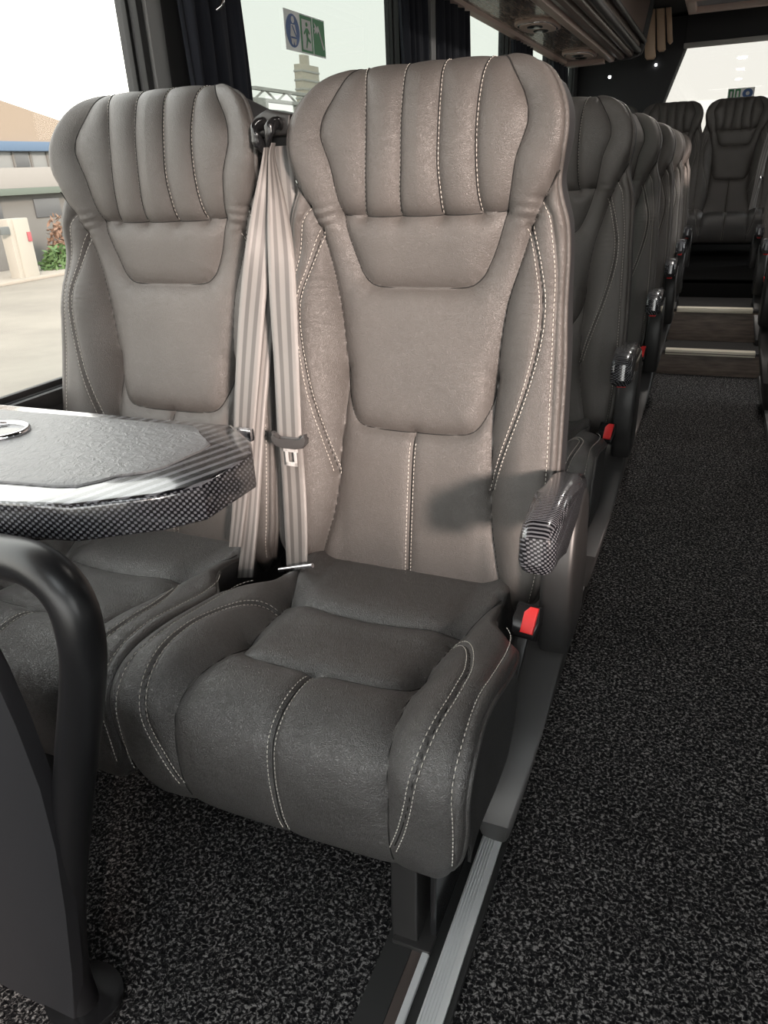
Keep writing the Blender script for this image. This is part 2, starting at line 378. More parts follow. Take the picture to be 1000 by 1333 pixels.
def inside_half(pl, x, s):
    """x (>=0) is left of the curve x(s)"""
    P = np.array(sorted([(b, a) for a, b in pl])); return x < np.interp(s, P[:, 0], P[:, 1])
def sheet(back, nx, ns):
    P, Ln, tab, hf, Rr = (SB, LB, HB, h_back, .016) if back else (SP, LP, HP, h_pan, .020)
    S = Ln[-1]; s = np.linspace(0, S, ns); u = np.linspace(-1, 1, nx); u = np.sign(u)*(1-(1-np.abs(u))**1.12)
    w = hw(tab, s); X = w[:, None]*u[None]; SS = np.broadcast_to(s[:, None], X.shape)
    h = hf(X, SS); d = w[:, None]-np.abs(X)
    dd = np.clip(1-d/Rr, 0, 1); h = h-Rr*(1-np.sqrt(np.maximum(0, 1-dd*dd)))*.8
    Y, Z, ny, nz_ = frame(P, Ln, SS, back)
    V = np.stack([X, Y+ny*h, Z+nz_*h], -1)
    return V, X, SS, s, w
def grid_faces(ns, nx):
    i, j = np.meshgrid(np.arange(ns-1), np.arange(nx-1), indexing='ij'); a = i*nx+j
    return np.stack([a, a+1, a+nx+1, a+nx], -1).reshape(-1, 4)
def split(V, F, lab, names):
    out = {}
    Vf = V.reshape(-1, 3)
    for k, nm in names.items():
        f = F[lab == k]
        if len(f) == 0: continue
        u, inv = np.unique(f, return_inverse=True); out[k] = mesh_np(nm, Vf[u], inv.reshape(f.shape))
    return out
XB = {}
def surf_pt(back, x, s, lift):
    P, Ln, hf = (SB, LB, h_back) if back else (SP, LP, h_pan)
    x = np.asarray(x, float); s = np.asarray(s, float); h = hf(x, s)+lift
    Y, Z, ny, nz_ = frame(P, Ln, s, back); return np.stack([x, Y+ny*h, Z+nz_*h], -1), np.stack([0*Y, ny, nz_], -1)
def stitches(back, curves):
    Vs, Fs = [], []; off = 0
    for pl, o, smin, smax in curves:
        q = spl(pl, 400); d = arclen(q); step = .0072; t = np.arange(.003, d[-1]-.003, step)
        for tt in t:
            e = np.array([np.interp([tt, tt+.0046], d, q[:, k]) for k in (0, 1)]).T
            tg = e[1]-e[0]; tg /= np.linalg.norm(tg)+1e-9; nn = np.array([-tg[1], tg[0]]); e = e+nn*o
            if e[0, 1] < smin or e[0, 1] > smax: continue
            p, n = surf_pt(back, e[:, 0], e[:, 1], .0009)
            ax = p[1]-p[0]; ax /= np.linalg.norm(ax)+1e-9; sd = np.cross(ax, n[0]); r = .00052
            for k in (0, 1):
                for a, b in ((1, 0), (0, 1), (-1, 0), (0, -1)): Vs.append(p[k]+sd*a*r+n[0]*(b*r))
            m = p.mean(0)
            for a, b in ((1, 0), (0, 1), (-1, 0), (0, -1)): Vs.append(m+sd*a*r*1.25+n[0]*(b*r*1.25+.0006))
            for i in range(4):
                j = (i+1) % 4; Fs.append((off+i, off+j, off+8+j, off+8+i)); Fs.append((off+8+i, off+8+j, off+4+j, off+4+i))
            Fs.append((off+3, off+2, off+1, off)); Fs.append((off+4, off+5, off+6, off+7)); off += 12
    return mesh_np('stitching', Vs, Fs)

def seams(back, curves, r=.0011):  # thin dark tubes that paint crease shade into the seam grooves
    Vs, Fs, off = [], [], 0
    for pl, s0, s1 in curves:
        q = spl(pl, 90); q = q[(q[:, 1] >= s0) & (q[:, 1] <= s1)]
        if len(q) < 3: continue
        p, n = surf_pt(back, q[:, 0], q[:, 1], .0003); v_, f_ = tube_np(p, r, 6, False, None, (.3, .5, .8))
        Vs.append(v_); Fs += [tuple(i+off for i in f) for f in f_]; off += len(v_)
    return mesh_np('seam_shade_line', np.vstack(Vs), Fs)

def build_meshes():
    # backrest
    nx, ns = 185, 330
    V, X, SS, s, w = sheet(True, nx, ns); F = grid_faces(ns, nx)
    Vf = V.reshape(-1, 3); xc = X.reshape(-1)[F].mean(1); sc = SS.reshape(-1)[F].mean(1); a = np.abs(xc)
    lab = np.zeros(len(F), int)
    inn = inside_half(C['inner'][:-3]+[(.083, .558)], a, sc) & (sc > .556)
    head = inn & (sc > .6615+.0035*np.clip(a/.138, 0, 1)**2)
    p1 = inside_half(C['pl1'], a, sc); p2 = inside_half(C['pl2'], a, sc)
    lab[inn] = 1
    lab[head & p1] = 2; lab[head & ~p1 & p2 & (xc < 0)] = 3; lab[head & ~p1 & p2 & (xc > 0)] = 4; lab[head & ~p2 & (xc < 0)] = 5; lab[head & ~p2 & (xc > 0)] = 6
    wa = inside_half(C['waist'], a, sc) | (sc > .728)
    mdc = np.array(sorted([(x_, s_) for x_, s_ in C['mid']])); low = sc < np.interp(a, mdc[:, 0], mdc[:, 1])
    lab[wa & low & (xc < 0)] = 7; lab[wa & low & (xc >= 0)] = 8
    db = inside_half(C['dbl'], a, sc) | (sc > .645); ou = inside_half(C['out'], a, sc)
    bol = ~wa
    lab[bol & db & (xc < 0)] = 9; lab[bol & db & (xc > 0)] = 10
    # past the double seam
    past = bol & ~(inside_half(C['dbl'], a, sc) & (sc < .645))
    lo_db = sc < .225
    past = past & ~lo_db
    lab[past & (xc < 0)] = 11; lab[past & (xc > 0)] = 12
    lab[bol & lo_db & (xc < 0)] = 11; lab[bol & lo_db & (xc > 0)] = 12
    names = {0: 'backrest', 1: 'neck_panel', 2: 'headrest_pleat', 3: 'headrest_pleat', 4: 'headrest_pleat', 5: 'headrest_pleat', 6: 'headrest_pleat', 7: 'lower_panel', 8: 'lower_panel', 9: 'inner_bolster', 10: 'inner_bolster', 11: 'outer_bolster', 12: 'outer_bolster'}
    XB['back'] = (split(V, F, lab, names), names)
    # side skirt and rear shell of the backrest
    z_ = V[:, 0, 2]; BK = spl([(1.16, .36), (1.19, .43), (1.235, .60), (1.268, .80), (1.292, .95), (1.308, 1.08), (1.318, 1.16), (1.320, 1.19), (1.322, 1.20), (1.323, 1.205)], ns)
    zz = np.minimum(z_, 1.19-0*z_); tY = np.interp(np.linspace(0, 1, ns), np.linspace(0, 1, ns), BK[:, 0]); tZ = BK[:, 1]
    # side profile keyed on height, kept monotone over the roll
    hk = np.interp(z_, BK[:, 1], BK[:, 0]); top = s > .86
    tgY = np.where(top, 1.322, hk); tgZ = np.where(s > .83, np.minimum(z_, 1.205), z_)
    xr = V[:, -1, 0]; rows = []
    for sgn, col in ((-1, 0), (1, nx-1)):
        e = V[:, col]; ring = []
        for t in np.linspace(0, 1, 7):
            x_ = e[:, 0]*(1.0-.05*t**3)+sgn*.004*math.sin(math.pi*min(1, t*1.2)); ring.append(np.stack([x_, e[:, 1]*(1-t)+tgY*t, e[:, 2]*(1-t)+tgZ*t], -1))
        rows.append(np.stack(ring, 1))
    Lr, Rr_ = rows; rear = np.stack([Lr[:, -1]*(1-t)+Rr_[:, -1]*t+np.array([0, .02*math.sin(math.pi*t), 0]) for t in np.linspace(0, 1, 13)], 1)
    allV = []; allF = []; o = 0
    for g, fl in ((Lr, True), (Rr_, False), (rear, True)):
        f = grid_faces(g.shape[0], g.shape[1]); f = f[:, ::-1] if fl else f
        allV.append(g.reshape(-1, 3)); allF.append(f+o); o += g.shape[0]*g.shape[1]
    XB['shell'] = mesh_np('back_shell', np.vstack(allV), np.vstack(allF))
    # piping round the edge
    k = slice(int(ns*.04), ns, 3)
    Lp = V[k, 0]; Rp = V[k, nx-1]; path = np.vstack([Lp, Rp[::-1]]); path = path*np.array([1.006, 1, 1])+np.array([0, .002, 0])
    pv, pf = tube_np(path, .0042, 7, False, None, (0, 1, 0)); XB['pipe'] = mesh_np('piping', pv, pf)
    ST = []
    for sg in (1, -1):
        m = (lambda c: c) if sg == 1 else mir
        ST += [(m(C['pl1']), .0014*sg*0, .665, .93), (m(C['pl2']), .0, .667, .94), (m(C['dbl']), .0046, .23, .9), (m(C['dbl']), -.0046, .23, .9), (m(C['out']), .003*sg*-1, .05, .9)]
        ST += [([(sg*.005, .30), (sg*.005, .03)], 0, 0, 1)]
    XB['bst'] = stitches(True, ST)
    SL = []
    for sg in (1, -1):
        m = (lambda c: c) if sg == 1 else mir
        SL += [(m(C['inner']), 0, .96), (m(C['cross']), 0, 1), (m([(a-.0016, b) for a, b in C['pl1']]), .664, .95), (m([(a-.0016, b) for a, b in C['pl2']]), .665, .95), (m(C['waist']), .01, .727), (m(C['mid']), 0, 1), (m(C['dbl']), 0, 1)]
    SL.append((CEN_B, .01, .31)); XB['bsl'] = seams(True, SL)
    # seat cushion
    nx, ns = 165, 250
    V, X, SS, s, w = sheet(False, nx, ns); F = grid_faces(ns, nx)[:, ::-1]
    xc = X.reshape(-1)[F].mean(1); sc = SS.reshape(-1)[F].mean(1); a = np.abs(xc); lab = np.where(xc < 0, 9, 10)
    ed = inside_half(K['edge'], a, sc); rr = np.array(sorted(K['rear'])); mm = np.array(sorted(K['mid']))
    up = sc < np.interp(a, rr[:, 0], rr[:, 1]); md = sc < np.interp(a, mm[:, 0], mm[:, 1])
    lab[ed & up] = 1; lab[ed & ~up & md] = 2; lab[ed & ~md & (xc < 0)] = 3; lab[ed & ~md & (xc >= 0)] = 4
    db = inside_half(K['dbl'], a, sc) & (sc > .242)
    db = db | (inside_half([(.16, .665), (.157, .74)], a, sc) & (sc > .665))
    lab[~ed & db & (xc < 0)] = 5; lab[~ed & db & (xc > 0)] = 6
    ou = inside_half(K['out'], a, sc) | (sc < .185)
    lab[~ed & ~db & ou & (xc < 0)] = 7; lab[~ed & ~db & ou & (xc > 0)] = 8
    names = {9: 'edge_strip', 10: 'edge_strip', 1: 'rear_panel', 2: 'middle_panel', 3: 'front_panel', 4: 'front_panel', 5: 'inner_bolster', 6: 'inner_bolster', 7: 'outer_bolster', 8: 'outer_bolster'}
    XB['pan'] = (split(V, F, lab, names), names)
    rows = []
    for sgn, col in ((-1, 0), (1, nx-1)):
        e = V[:, col]; ring = []
        tY = np.clip(e[:, 1], .64, 1.10); tZ = np.full(ns, .30); tZ = np.where(s > .62, np.maximum(.27, e[:, 2]), tZ)
        for t in np.linspace(0, 1, 7):
            ring.append(np.stack([e[:, 0]*(1-.03*t)+sgn*.005*math.sin(math.pi*t), e[:, 1]*(1-t)+tY*t, e[:, 2]*(1-t)+tZ*t], -1))
        rows.append(np.stack(ring, 1))
    XB['pside'] = []
    for g, fl in ((rows[0], False), (rows[1], True)):
        f = grid_faces(ns, 7); f = f[:, ::-1] if fl else f; XB['pside'].append(mesh_np('side_panel', g.reshape(-1, 3), f))
    Lp = V[int(ns*.22)::3, 0]; Rp = V[int(ns*.22)::3, -1]
    pv, pf = tube_np(Lp, .0035, 7, False, None, (1, 0, 0)); pv2, pf2 = tube_np(Rp, .0035, 7, False, None, (1, 0, 0))
    XB['ppipe'] = [mesh_np('piping', pv, pf), mesh_np('piping', pv2, pf2)]
    ST = []
    for sg in (1, -1):
        m = (lambda c: c) if sg == 1 else mir
        ST += [(m(K['dbl']), .0048, .2, .9), (m(K['dbl']), -.0048, .2, .9), (m(K['out']), .0, .2, .655), ([(sg*.0052, .41), (sg*.0052, .70)], 0, 0, 1)]
    XB['pst'] = stitches(False, ST)
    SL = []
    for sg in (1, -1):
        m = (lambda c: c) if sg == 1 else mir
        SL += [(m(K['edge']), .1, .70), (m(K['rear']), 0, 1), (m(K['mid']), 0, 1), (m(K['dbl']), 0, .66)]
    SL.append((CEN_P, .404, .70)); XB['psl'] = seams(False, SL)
build_meshes()

def seat_core(name, x, y=0.0, z=0.0):
    """an Empty at the seat's base with backrest and cushion, each of panels, stitching, piping and shell"""
    r = empty(name, (x, y, z))
    pcs, names = XB['back']; b = link('backrest', pcs[0], r, M_LEA)
    for k, me in pcs.items():
        if k: link(names[k], me, b, M_LEA)
    st = link('stitching', XB['bst'], b, M_STI); tag(st, 'pale thread stitching along the seams', kind='stuff')
    sl = link('seam_shade_line', XB['bsl'], b, M_SEAM_SHADE); tag(sl, 'painted shade lines in the seams between the panels', kind='stuff')
    link('piping', XB['pipe'], b, M_LEA); sh = link('back_shell', XB['shell'], b, M_SIDE); tag(sh, 'black back shell')
    pcs, names = XB['pan']; p = empty('seat_cushion'); p.parent = r
    for k, me in pcs.items(): link(names[k], me, p, M_LEAP)
    st = link('stitching', XB['pst'], p, M_STI); tag(st, 'pale thread stitching along the seams', kind='stuff')
    sl = link('seam_shade_line', XB['psl'], p, M_SEAM_SHADE); tag(sl, 'painted shade lines in the seams between the panels', kind='stuff')
    for q_ in (0, 1): link('piping', XB['ppipe'][q_], p, M_LEAP); link('side_panel', XB['pside'][q_], p, M_VINYL)
    boxes('base_frame', [((-.20, .68, .262), (.20, 1.13, .31)), ((-.17, 1.04, .29), (.17, 1.20, .40))], M_BLK, r, .006)
    return r
ROWP = .93; XA = -.434; XW = -.945
def hardware(r):
    """aisle-side armrest, buckle, side cover, leg: local coordinates have the seat centre at x=0"""
    X = lambda v_: v_-XA
    g = prism('armrest', [(.832, .632), (.838, .668), (.86, .683), (.95, .684), (1.05, .676), (1.11, .655), (1.13, .62), (1.11, .605), (1.02, .618), (.93, .622), (.86, .612), (.84, .616)], X(-.184), X(-.134), 'YZ', M_CARBA, r, .017, 5)
    tag(g, 'armrest cap with glossy carbon weave pattern')
    s_ = prism('armrest_arm', [(1.00, .40), (1.00, .52), (1.015, .59), (1.05, .632), (1.10, .640), (1.135, .61), (1.15, .55), (1.155, .47), (1.15, .385), (1.08, .372), (1.01, .378)], X(-.182), X(-.132), 'YZ', M_BLK, r, .010, 3)
    box('recline_button', (X(-.170), .875, .604), (X(-.148), .90, .616), M_RED, r, .003)
    # side cover that widens towards the aisle with height
    def sh(u, w_, side): return (.062*min(1, max(0, w_/.30)) if side == 1 else 0.0)
    cv = prism('side_cover', [(.828, .165), (.85, .222), (.925, .288), (1.03, .345), (1.10, .378), (1.15, .376), (1.155, .30), (1.11, .16), (1.06, .085), (1.01, .035), (.965, .008), (.935, .006), (.87, .085)], X(-.235), X(-.207), 'YZ', M_COVER, r, .008, 3, sh)
    tag(cv, 'dark grey plastic side cover under the armrest')
    # buckle
    bk = empty('belt_buckle', (X(-.192), .972, .455)); bk.parent = r; bk.rotation_euler = (math.radians(-35), 0, math.radians(-8))
    prism('buckle_body', [(-.019, -.028), (.019, -.028), (.021, 0), (.019, .026), (-.019, .026), (-.021, 0)], -.011, .011, 'XZ', M_BLKG, bk, .004)
    pr = prism('press_button', [(-.004, -.020), (.016, -.020), (.017, .022), (.004, .022), (-.004, .012)], -.0165, -.008, 'XZ', M_RED, bk, .002)
    tag(pr, 'red release button')
    box('buckle_stalk', (-.008, -.006, -.10), (.008, .006, -.024), M_BLK, bk, .003)
    # leg and foot on the rail
    lg = prism('leg', [(.70, .0), (.70, .05), (.715, .262), (.90, .262), (.87, .03), (.88, .0)], X(-.328), X(-.286), 'YZ', M_BLK, r, .004)
    l2 = prism('leg', [(.72, .008), (.72, .05), (.73, .262), (1.05, .262), (.99, .03), (1.0, .008)], X(-.272), X(-.262), 'YZ', M_BLKG, r, .002)
    box('foot_plate', (X(-.325), .69, .006), (X(-.262), 1.0, .016), M_BLK, r, .003)
    box('side_beam', (X(-.262), .66, .262), (X(-.208), 1.12, .292), M_BLK, r, .004)
def w_leg(r):
    prism('leg', [(.76, .0), (.76, .262), (.98, .262), (.98, 0)], -.20, -.15, 'YZ', M_BLK, r, .004)

# ------------------------------------------------------------------ setting: floor, walls, ceiling
def struct(o): o['kind'] = 'structure'; return o
WX, EX = -1.22, 1.33
struct(box('floor', (WX-.06, -3.2, -.06), (EX+.06, 8.0, 0.0), M_CARPET, None, 0))
for sgn, nm, x in ((1, 'trim_1', 0), (-1, 'trim_2', .11)):
    def XX(v_): return v_ if sgn == 1 else .11-v_
    root = empty(nm); struct(root)
    def strip(n, a, b, h, mat, z0=0.0, y1=4.36):
        x0, x1 = sorted((XX(a), XX(b))); return box(n, (x0, -1.0, z0), (x1, y1 if True else 0, h), mat, root, .0015)
    strip('rubber_strip', -.335, -.292, .008, M_RUBBER)
    strip('bronze_strip', -.292, -.275, .007, M_BRONZE)
    strip('rail_lip', -.275, -.264, .012, M_ALU)
    strip('rail_slot', -.264, -.247, .004, M_RUBBER)
    strip('rail', -.247, -.212, .014, M_ALU)
    for q in range(5): strip('rail_ridge', -.2445+q*.0048, -.2425+q*.0048, .0155, M_ALU, .013)
    strip('edge_strip', -.212, -.203, .009, M_RUBBER)
# steps at the rear of the aisle
AX0, AX1 = -.30, .41
st = empty('floor_step', (0, 4.36, 0)); struct(st)
box('riser', (AX0, 0, 0), (AX1, .02, .118), M_WOOD, st, .001)
box('tread', (AX0, .0, .112), (AX1, .30, .130), M_VINYL, st, .001)
ns_ = box('nosing', (-.165, -.022, .112), (.285, .03, .140), M_CREAM, st, .003); box('nosing_groove', (-.165, -.024, .122), (.285, -.02, .126), M_BRONZE, st, 0)
s2 = empty('floor_step.001', (0, 4.64, .13)); struct(s2)
box('riser', (AX0, 0, 0), (AX1, .02, .165), M_WOOD, s2, .001)
box('tread', (AX0, .0, .160), (AX1, .46, .178), M_VINYL, s2, .001)
box('nosing', (-.14, -.02, .162), (.255, .03, .188), M_CREAM, s2, .003)
s3 = empty('floor_step.002', (0, 5.06, .27)); struct(s3)
M_BLACKMAT = new_mat('black_matting', (.005, .005, .005), .9, spec=.1)
box('riser', (AX0, 0, 0), (AX1, .03, .14), M_BLACKMAT, s3, .002); box('tread', (AX0, .0, .12), (AX1, 2.9, .14), M_BLACKMAT, s3, .002)
boxes('floor_platform', [((WX, 5.9, 0.001), (EX, 7.9, .24))], M_RUBBER, None)
struct(bpy.data.objects['floor_platform'])

ZS, ZT, ZC = .72, 1.98, 2.12     # sill, window head, ceiling
def wall(name, x, side, pil):
    root = empty(name); struct(root)
    t = .05*side
    a, b = sorted((x, x+t))
    segs = [((a, -3.2, 0), (b, 8.0, ZS)), ((a, -3.2, ZT), (b, 8.0, ZC+.02))]
    for y0, y1 in pil: segs.append(((a, y0, ZS), (b, y1, ZT)))
    boxes('lining', segs, M_WALL, root, 0)
    # sill cap and a low rubber seam
    c0, c1 = sorted((x-.012*side, x+.01*side)); box('sill_cap', (c0, -3.2, ZS-.03), (c1, 8.0, ZS), M_RUBBER, root, .003)
    return root
PIL = [(-3.2, -2.6), (-.95, -.65), (1.56, 1.90), (3.12, 3.80), (4.83, 5.25), (6.05, 6.50), (7.10, 8.0)]
PILR = [(-3.2, -2.6), (-1.95, -1.47), (1.56, 1.90), (3.12, 3.80), (4.83, 5.25), (6.05, 6.50), (7.10, 8.0)]
wl = wall('wall_left', WX, -1, PIL); wr = wall('wall_right', EX, 1, PILR)
for y0, y1 in PIL[2:6]:
    box('pillar_gasket', (WX-.004, y0-.004, ZS), (WX+.010, y0+.016, ZT), M_RUBBER, wl, .002)
    box('pillar_trim', (WX, y0+.020, ZS), (WX+.018, y0+.075, ZT), M_TRIMG, wl, .006)
box('pillar_trim', (WX, 3.35, ZS), (WX+.06, 3.41, ZT), M_TRIMG, wl, .006)
HX0, HX1, HY0, HY1 = -.40, .50, -1.35, -.45       # ceiling opening added out of view to let skylight onto the seats
struct(boxes('ceiling', [((WX-.05, -3.2, ZC), (EX+.05, HY0, ZC+.05)), ((WX-.05, HY1, ZC), (EX+.05, 8.0, ZC+.05)), ((WX-.05, HY0, ZC), (HX0, HY1, ZC+.05)), ((HX1, HY0, ZC), (EX+.05, HY1, ZC+.05))], M_CEIL, None, 0))
# windows: frame-less panes set between the pillars
wi = 1
gaps = [(-2.6, -.95), (-.65, 1.56), (1.90, 3.12), (3.80, 4.83), (5.25, 6.05), (6.50, 7.10)]
for y0, y1 in gaps[1:]:
    o = empty('window_%d' % wi, (WX-.03, (y0+y1)/2, ZS)); struct(o); hh = ZT-ZS
    box('glass', (-.003, -(y1-y0)/2, 0), (.003, (y1-y0)/2, hh), M_GL1 if wi == 1 else M_GL2, o, 0)
    boxes('window_gasket', [((.003, -(y1-y0)/2, 0), (.016, (y1-y0)/2, .012)), ((.003, -(y1-y0)/2, hh-.02), (.016, (y1-y0)/2, hh)), ((.003, -(y1-y0)/2, 0), (.016, -(y1-y0)/2+.010, hh)), ((.003, (y1-y0)/2-.010, 0), (.016, (y1-y0)/2, hh))], M_RUBBER, o, .002)
    wi += 1
# rear wall with its big window
ry = 7.55
root = empty('wall_rear'); struct(root)
boxes('lining', [((WX, ry, 0), (EX, ry+.05, 1.18)), ((WX, ry, 1.93), (EX, ry+.05, ZC)), ((WX, ry, 1.1), (-.95, ry+.05, ZC)), ((1.05, ry, 1.1), (EX, ry+.05, ZC))], M_WALL, root, 0)
# slanted dark panels that narrow the rear window
prism('corner_panel', [(WX, 1.0), (-.60, 1.0), (-.52, 1.50), (-.385, 1.90), (-.385, 2.1), (WX, 2.1)], 7.26, 7.50, 'XZ', M_CEIL, root, .01)
prism('corner_panel', [(EX, 1.0), (.72, 1.0), (.63, 1.50), (.50, 1.90), (.50, 2.1), (EX, 2.1)], 7.26, 7.50, 'XZ', M_CEIL, root, .01)
box('header', (-.395, 7.22, 1.905), (.51, 7.50, ZC), M_CEIL, root, .01)
box('header_strip', (-.40, 7.19, 1.872), (.52, 7.25, 1.905), M_LGREY, root, .004)
o = empty('window_6', (0, 7.58, 1.18)); struct(o); box('glass', (-.95, -.003, 0), (1.05, .003, .75), glass('rear_glass', (.435, .43, .42), .04), o, 0)
# ceiling hatch above the rear aisle
ha = empty('roof_hatch', (.35, 6.5, ZC)); tag(ha, 'pinkish framed roof hatch in the dark ceiling above the rear aisle', 'hatch')
boxes('hatch_frame', [((-.72, -.30, -.085), (.5, -.22, 0)), ((-.72, .22, -.085), (.5, .30, 0)), ((-.72, -.22, -.085), (-.66, .22, 0))], M_RACKP, ha, .01)
box('hatch_panel', (-.66, -.22, -.05), (.5, .22, -.002), new_mat('hatch_panel', (.3, .36, .42), .3), ha, .004)

for i_, y_ in enumerate((1.6, 3.1, 4.5)):
    cl = empty('ceiling_lamp', (.055, y_, ZC)); tag(cl, 'small round ceiling lamp over the aisle, %s from the front' % ('first', 'second', 'third')[i_], 'lamp', 'aisle ceiling lamps')
    disc('lamp_housing', (0, 0, -.008), .065, M_BLK, cl, 'Z', .014, 32); disc('lamp_lens', (0, 0, -.017), .052, new_mat('lamp_lens', (1, 1, 1), .4, emit=(1.0, .93, .85, 14)), cl, 'Z', .004, 32)
    ld = bpy.data.lights.new('aisle_lamp', 'AREA'); ld.shape = 'DISK'; ld.size = .10; ld.energy = (2.0, 5.0, 13.0)[i_]; ld.color = (1, .94, .87); lo_ = bpy.data.objects.new('aisle_lamp', ld); COL.objects.link(lo_); lo_.parent = cl; lo_.location = (0, 0, -.03)
# ------------------------------------------------------------------ luggage rack on the left and right
def rack(name, sg, label):
    r = empty(name, (0, 0, 0)); tag(r, label, 'luggage rack', None)
    fx = (lambda v_: v_) if sg == 1 else (lambda v_: .11-v_)
    Y0, Y1 = (-2.5 if sg == 1 else 1.6), 6.5
    def pr(n, poly, mat, bev=.0, y0=Y0, y1=Y1): return prism(n, [(fx(a), b) for a, b in poly], y0, y1, 'XZ', mat, r, bev)
    pr('rack_body', [(-1.215, 2.11), (-1.215, 1.80), (-1.16, 1.775), (-.88, 1.778), (-.70, 1.80), (-.66, 1.84), (-.615, 2.11)], M_RACKD)
    pr('veneer_panel', [(-1.205, 1.772), (-1.205, 1.780), (-.885, 1.780), (-.885, 1.770)], M_RACK)
    pr('edge_molding', [(-1.218, 1.790), (-1.218, 1.762), (-1.195, 1.750), (-1.165, 1.756), (-1.155, 1.775)], M_RACKP)
    pr('rib', [(-.885, 1.78), (-.885, 1.762), (-.865, 1.752), (-.835, 1.756), (-.825, 1.785)], M_RACKP)
    pr('rib', [(-.818, 1.787), (-.81, 1.765), (-.785, 1.760), (-.765, 1.770), (-.755, 1.795)], M_RACKD)
    a = np.linspace(0, 2*np.pi, 20, endpoint=False)
    pr('rib', [(-.722+.022*math.cos(q), 1.793+.022*math.sin(q)) for q in a], M_RACKD)
    pr('hand_rail', [(-.668+.020*math.cos(q), 1.808+.020*math.sin(q)) for q in a], M_COVER)
    pr('hand_rail', [(-.630+.016*math.cos(q), 1.865+.016*math.sin(q)) for q in a], M_COVER)
    pr('end_cap', [(-1.218, 2.11), (-1.218, 1.752), (-1.16, 1.746), (-.875, 1.752), (-.70, 1.762), (-.645, 1.785), (-.625, 1.84), (-.585, 2.11)], M_BLK, 0, Y1, Y1+.02)
    pr('end_molding', [(-1.19, 1.752), (-1.16, 1.742), (-.90, 1.748), (-.90, 1.775), (-1.19, 1.778)], M_RACKP, 0, Y1-.10, Y1+.022)
    return r
rk = rack('luggage_rack', 1, 'long brown overhead luggage rack above the left window seats')
rk2 = rack('luggage_rack', -1, 'dark overhead luggage rack above the right-hand seats')
def vent(x, y, label):
    r = empty('air_vent', (x, y, 1.772)); tag(r, label, 'air vent', 'service units under the rack')
    n = 28; a = np.linspace(0, 2*np.pi, n, endpoint=False)
    prism('housing', [(.105*np.sign(math.cos(q))*abs(math.cos(q))**.6, .20*np.sign(math.sin(q))*abs(math.sin(q))**.6) for q in a], -.014, .0, 'XY', M_RACKP, r, .005)
    prism('bezel', [(.092*np.sign(math.cos(q))*abs(math.cos(q))**.6, .17*np.sign(math.sin(q))*abs(math.sin(q))**.6) for q in a], -.018, -.012, 'XY', M_CHROME, r, .002)
    prism('face', [(.084*np.sign(math.cos(q))*abs(math.cos(q))**.6, .158*np.sign(math.sin(q))*abs(math.sin(q))**.6) for q in a], -.022, -.016, 'XY', M_RACKP, r, .002)
    for k in (-1, 1):
        lo = prism('louvre', [(.04*math.cos(q), .075*k+.05*math.sin(q)) for q in a], -.026, -.020, 'XY', M_BLKG, r, .001)
    return r
vent(-1.00, 4.62, 'oval air vent with chrome ring under the rack, nearer of the two')
vent(-1.00, 5.98, 'oval air vent under the rear end of the rack, farther of the two')
# fluted tan panels behind the rack end
tp = empty('fluted_panel', (-.55, 6.9, 1.8)); tag(tp, 'tan fluted corner panel between rack end and rear window', 'panel')
for i, (x0, x1, z0) in enumerate(((-.105, -.028, .0), (-.020, .040, .045), (.048, .085, .09))):
    prism('flute', [(x0, z0), (x0+.015, z0-.015), (x1-.015, z0-.015), (x1, z0), (x1-.035, .31), (x0-.035, .31)], -.03, .03, 'XZ', M_TAN, tp, .01)
for p in ((-.60, 7.25, 1.78), (-.86, 6.52, 1.66)):
    o = disc('ceiling_led', p, .010, new_mat('led', (1, 1, 1), .5, emit=(1, 1, 1, 6)), None, 'Y', .006, 16)
    tag(o, 'tiny white courtesy light in the dark corner, ' + ('beside the tan panel' if p[0] > -.7 else 'below the rack end'), 'light', 'courtesy lights')

# ------------------------------------------------------------------ curtains on the pillars
def curtain(x, y0, y1, z0, z1, waist, amp, nf, label, flip=1):
    nu, nv = 61, 40; V = []
    for j in range(nv):
        t = j/(nv-1); z = z0+(z1-z0)*t
        wv = 1-waist*math.exp(-((t-.35)/.18)**2)
        yc = (y0+y1)/2
        for i in range(nu):
            u = i/(nu-1)*2-1; y = yc+(y1-y0)/2*u*wv
            V.append((x+amp*(.6+.4*t)*(math.sin(u*nf*math.pi+.4*math.sin(5*t))+.3*math.sin(u*nf*2.3*math.pi+1))+.012*math.sin(3*t), y, z))
    for (a, b, c) in list(V): V.append((a-.05*flip*0-.012, b, c))
    F = grid_faces(nv, nu); o = nu*nv; G = F[:, ::-1]+o
    ed = []
    for j in range(nv-1):
        for i in (0, nu-1):
            a = j*nu+i; ed.append((a, a+nu, o+a+nu, o+a) if i else (a, o+a, o+a+nu, a+nu))
    ob = link('curtain', mesh_np('curtain', V, np.vstack([F, G, np.array(ed)])), None, M_CURT)
    tag(ob, label, 'curtain', 'drawn window curtains'); return ob
c1 = curtain(WX+.045, 1.665, 1.925, .74, 1.745, .08, .014, 4, 'gathered dark navy curtain on the pillar behind the window seat')
hk = tube('curtain_hook', [(WX+.075, 1.78, 1.50), (WX+.085, 1.785, 1.485), (WX+.082, 1.78, 1.47), (WX+.07, 1.775, 1.462)], .004, M_CHROME, None, 8, 14)
tag(hk, 'small metal hook on the navy curtain', 'hook')
curtain(WX+.045, 3.06, 3.34, .74, 1.745, .10, .014, 4, 'black gathered curtain, left of the pair above the big seat headrest')
curtain(WX+.045, 3.42, 3.90, .74, 1.745, .12, .016, 5, 'black gathered curtain, right of the pair above the big seat headrest')
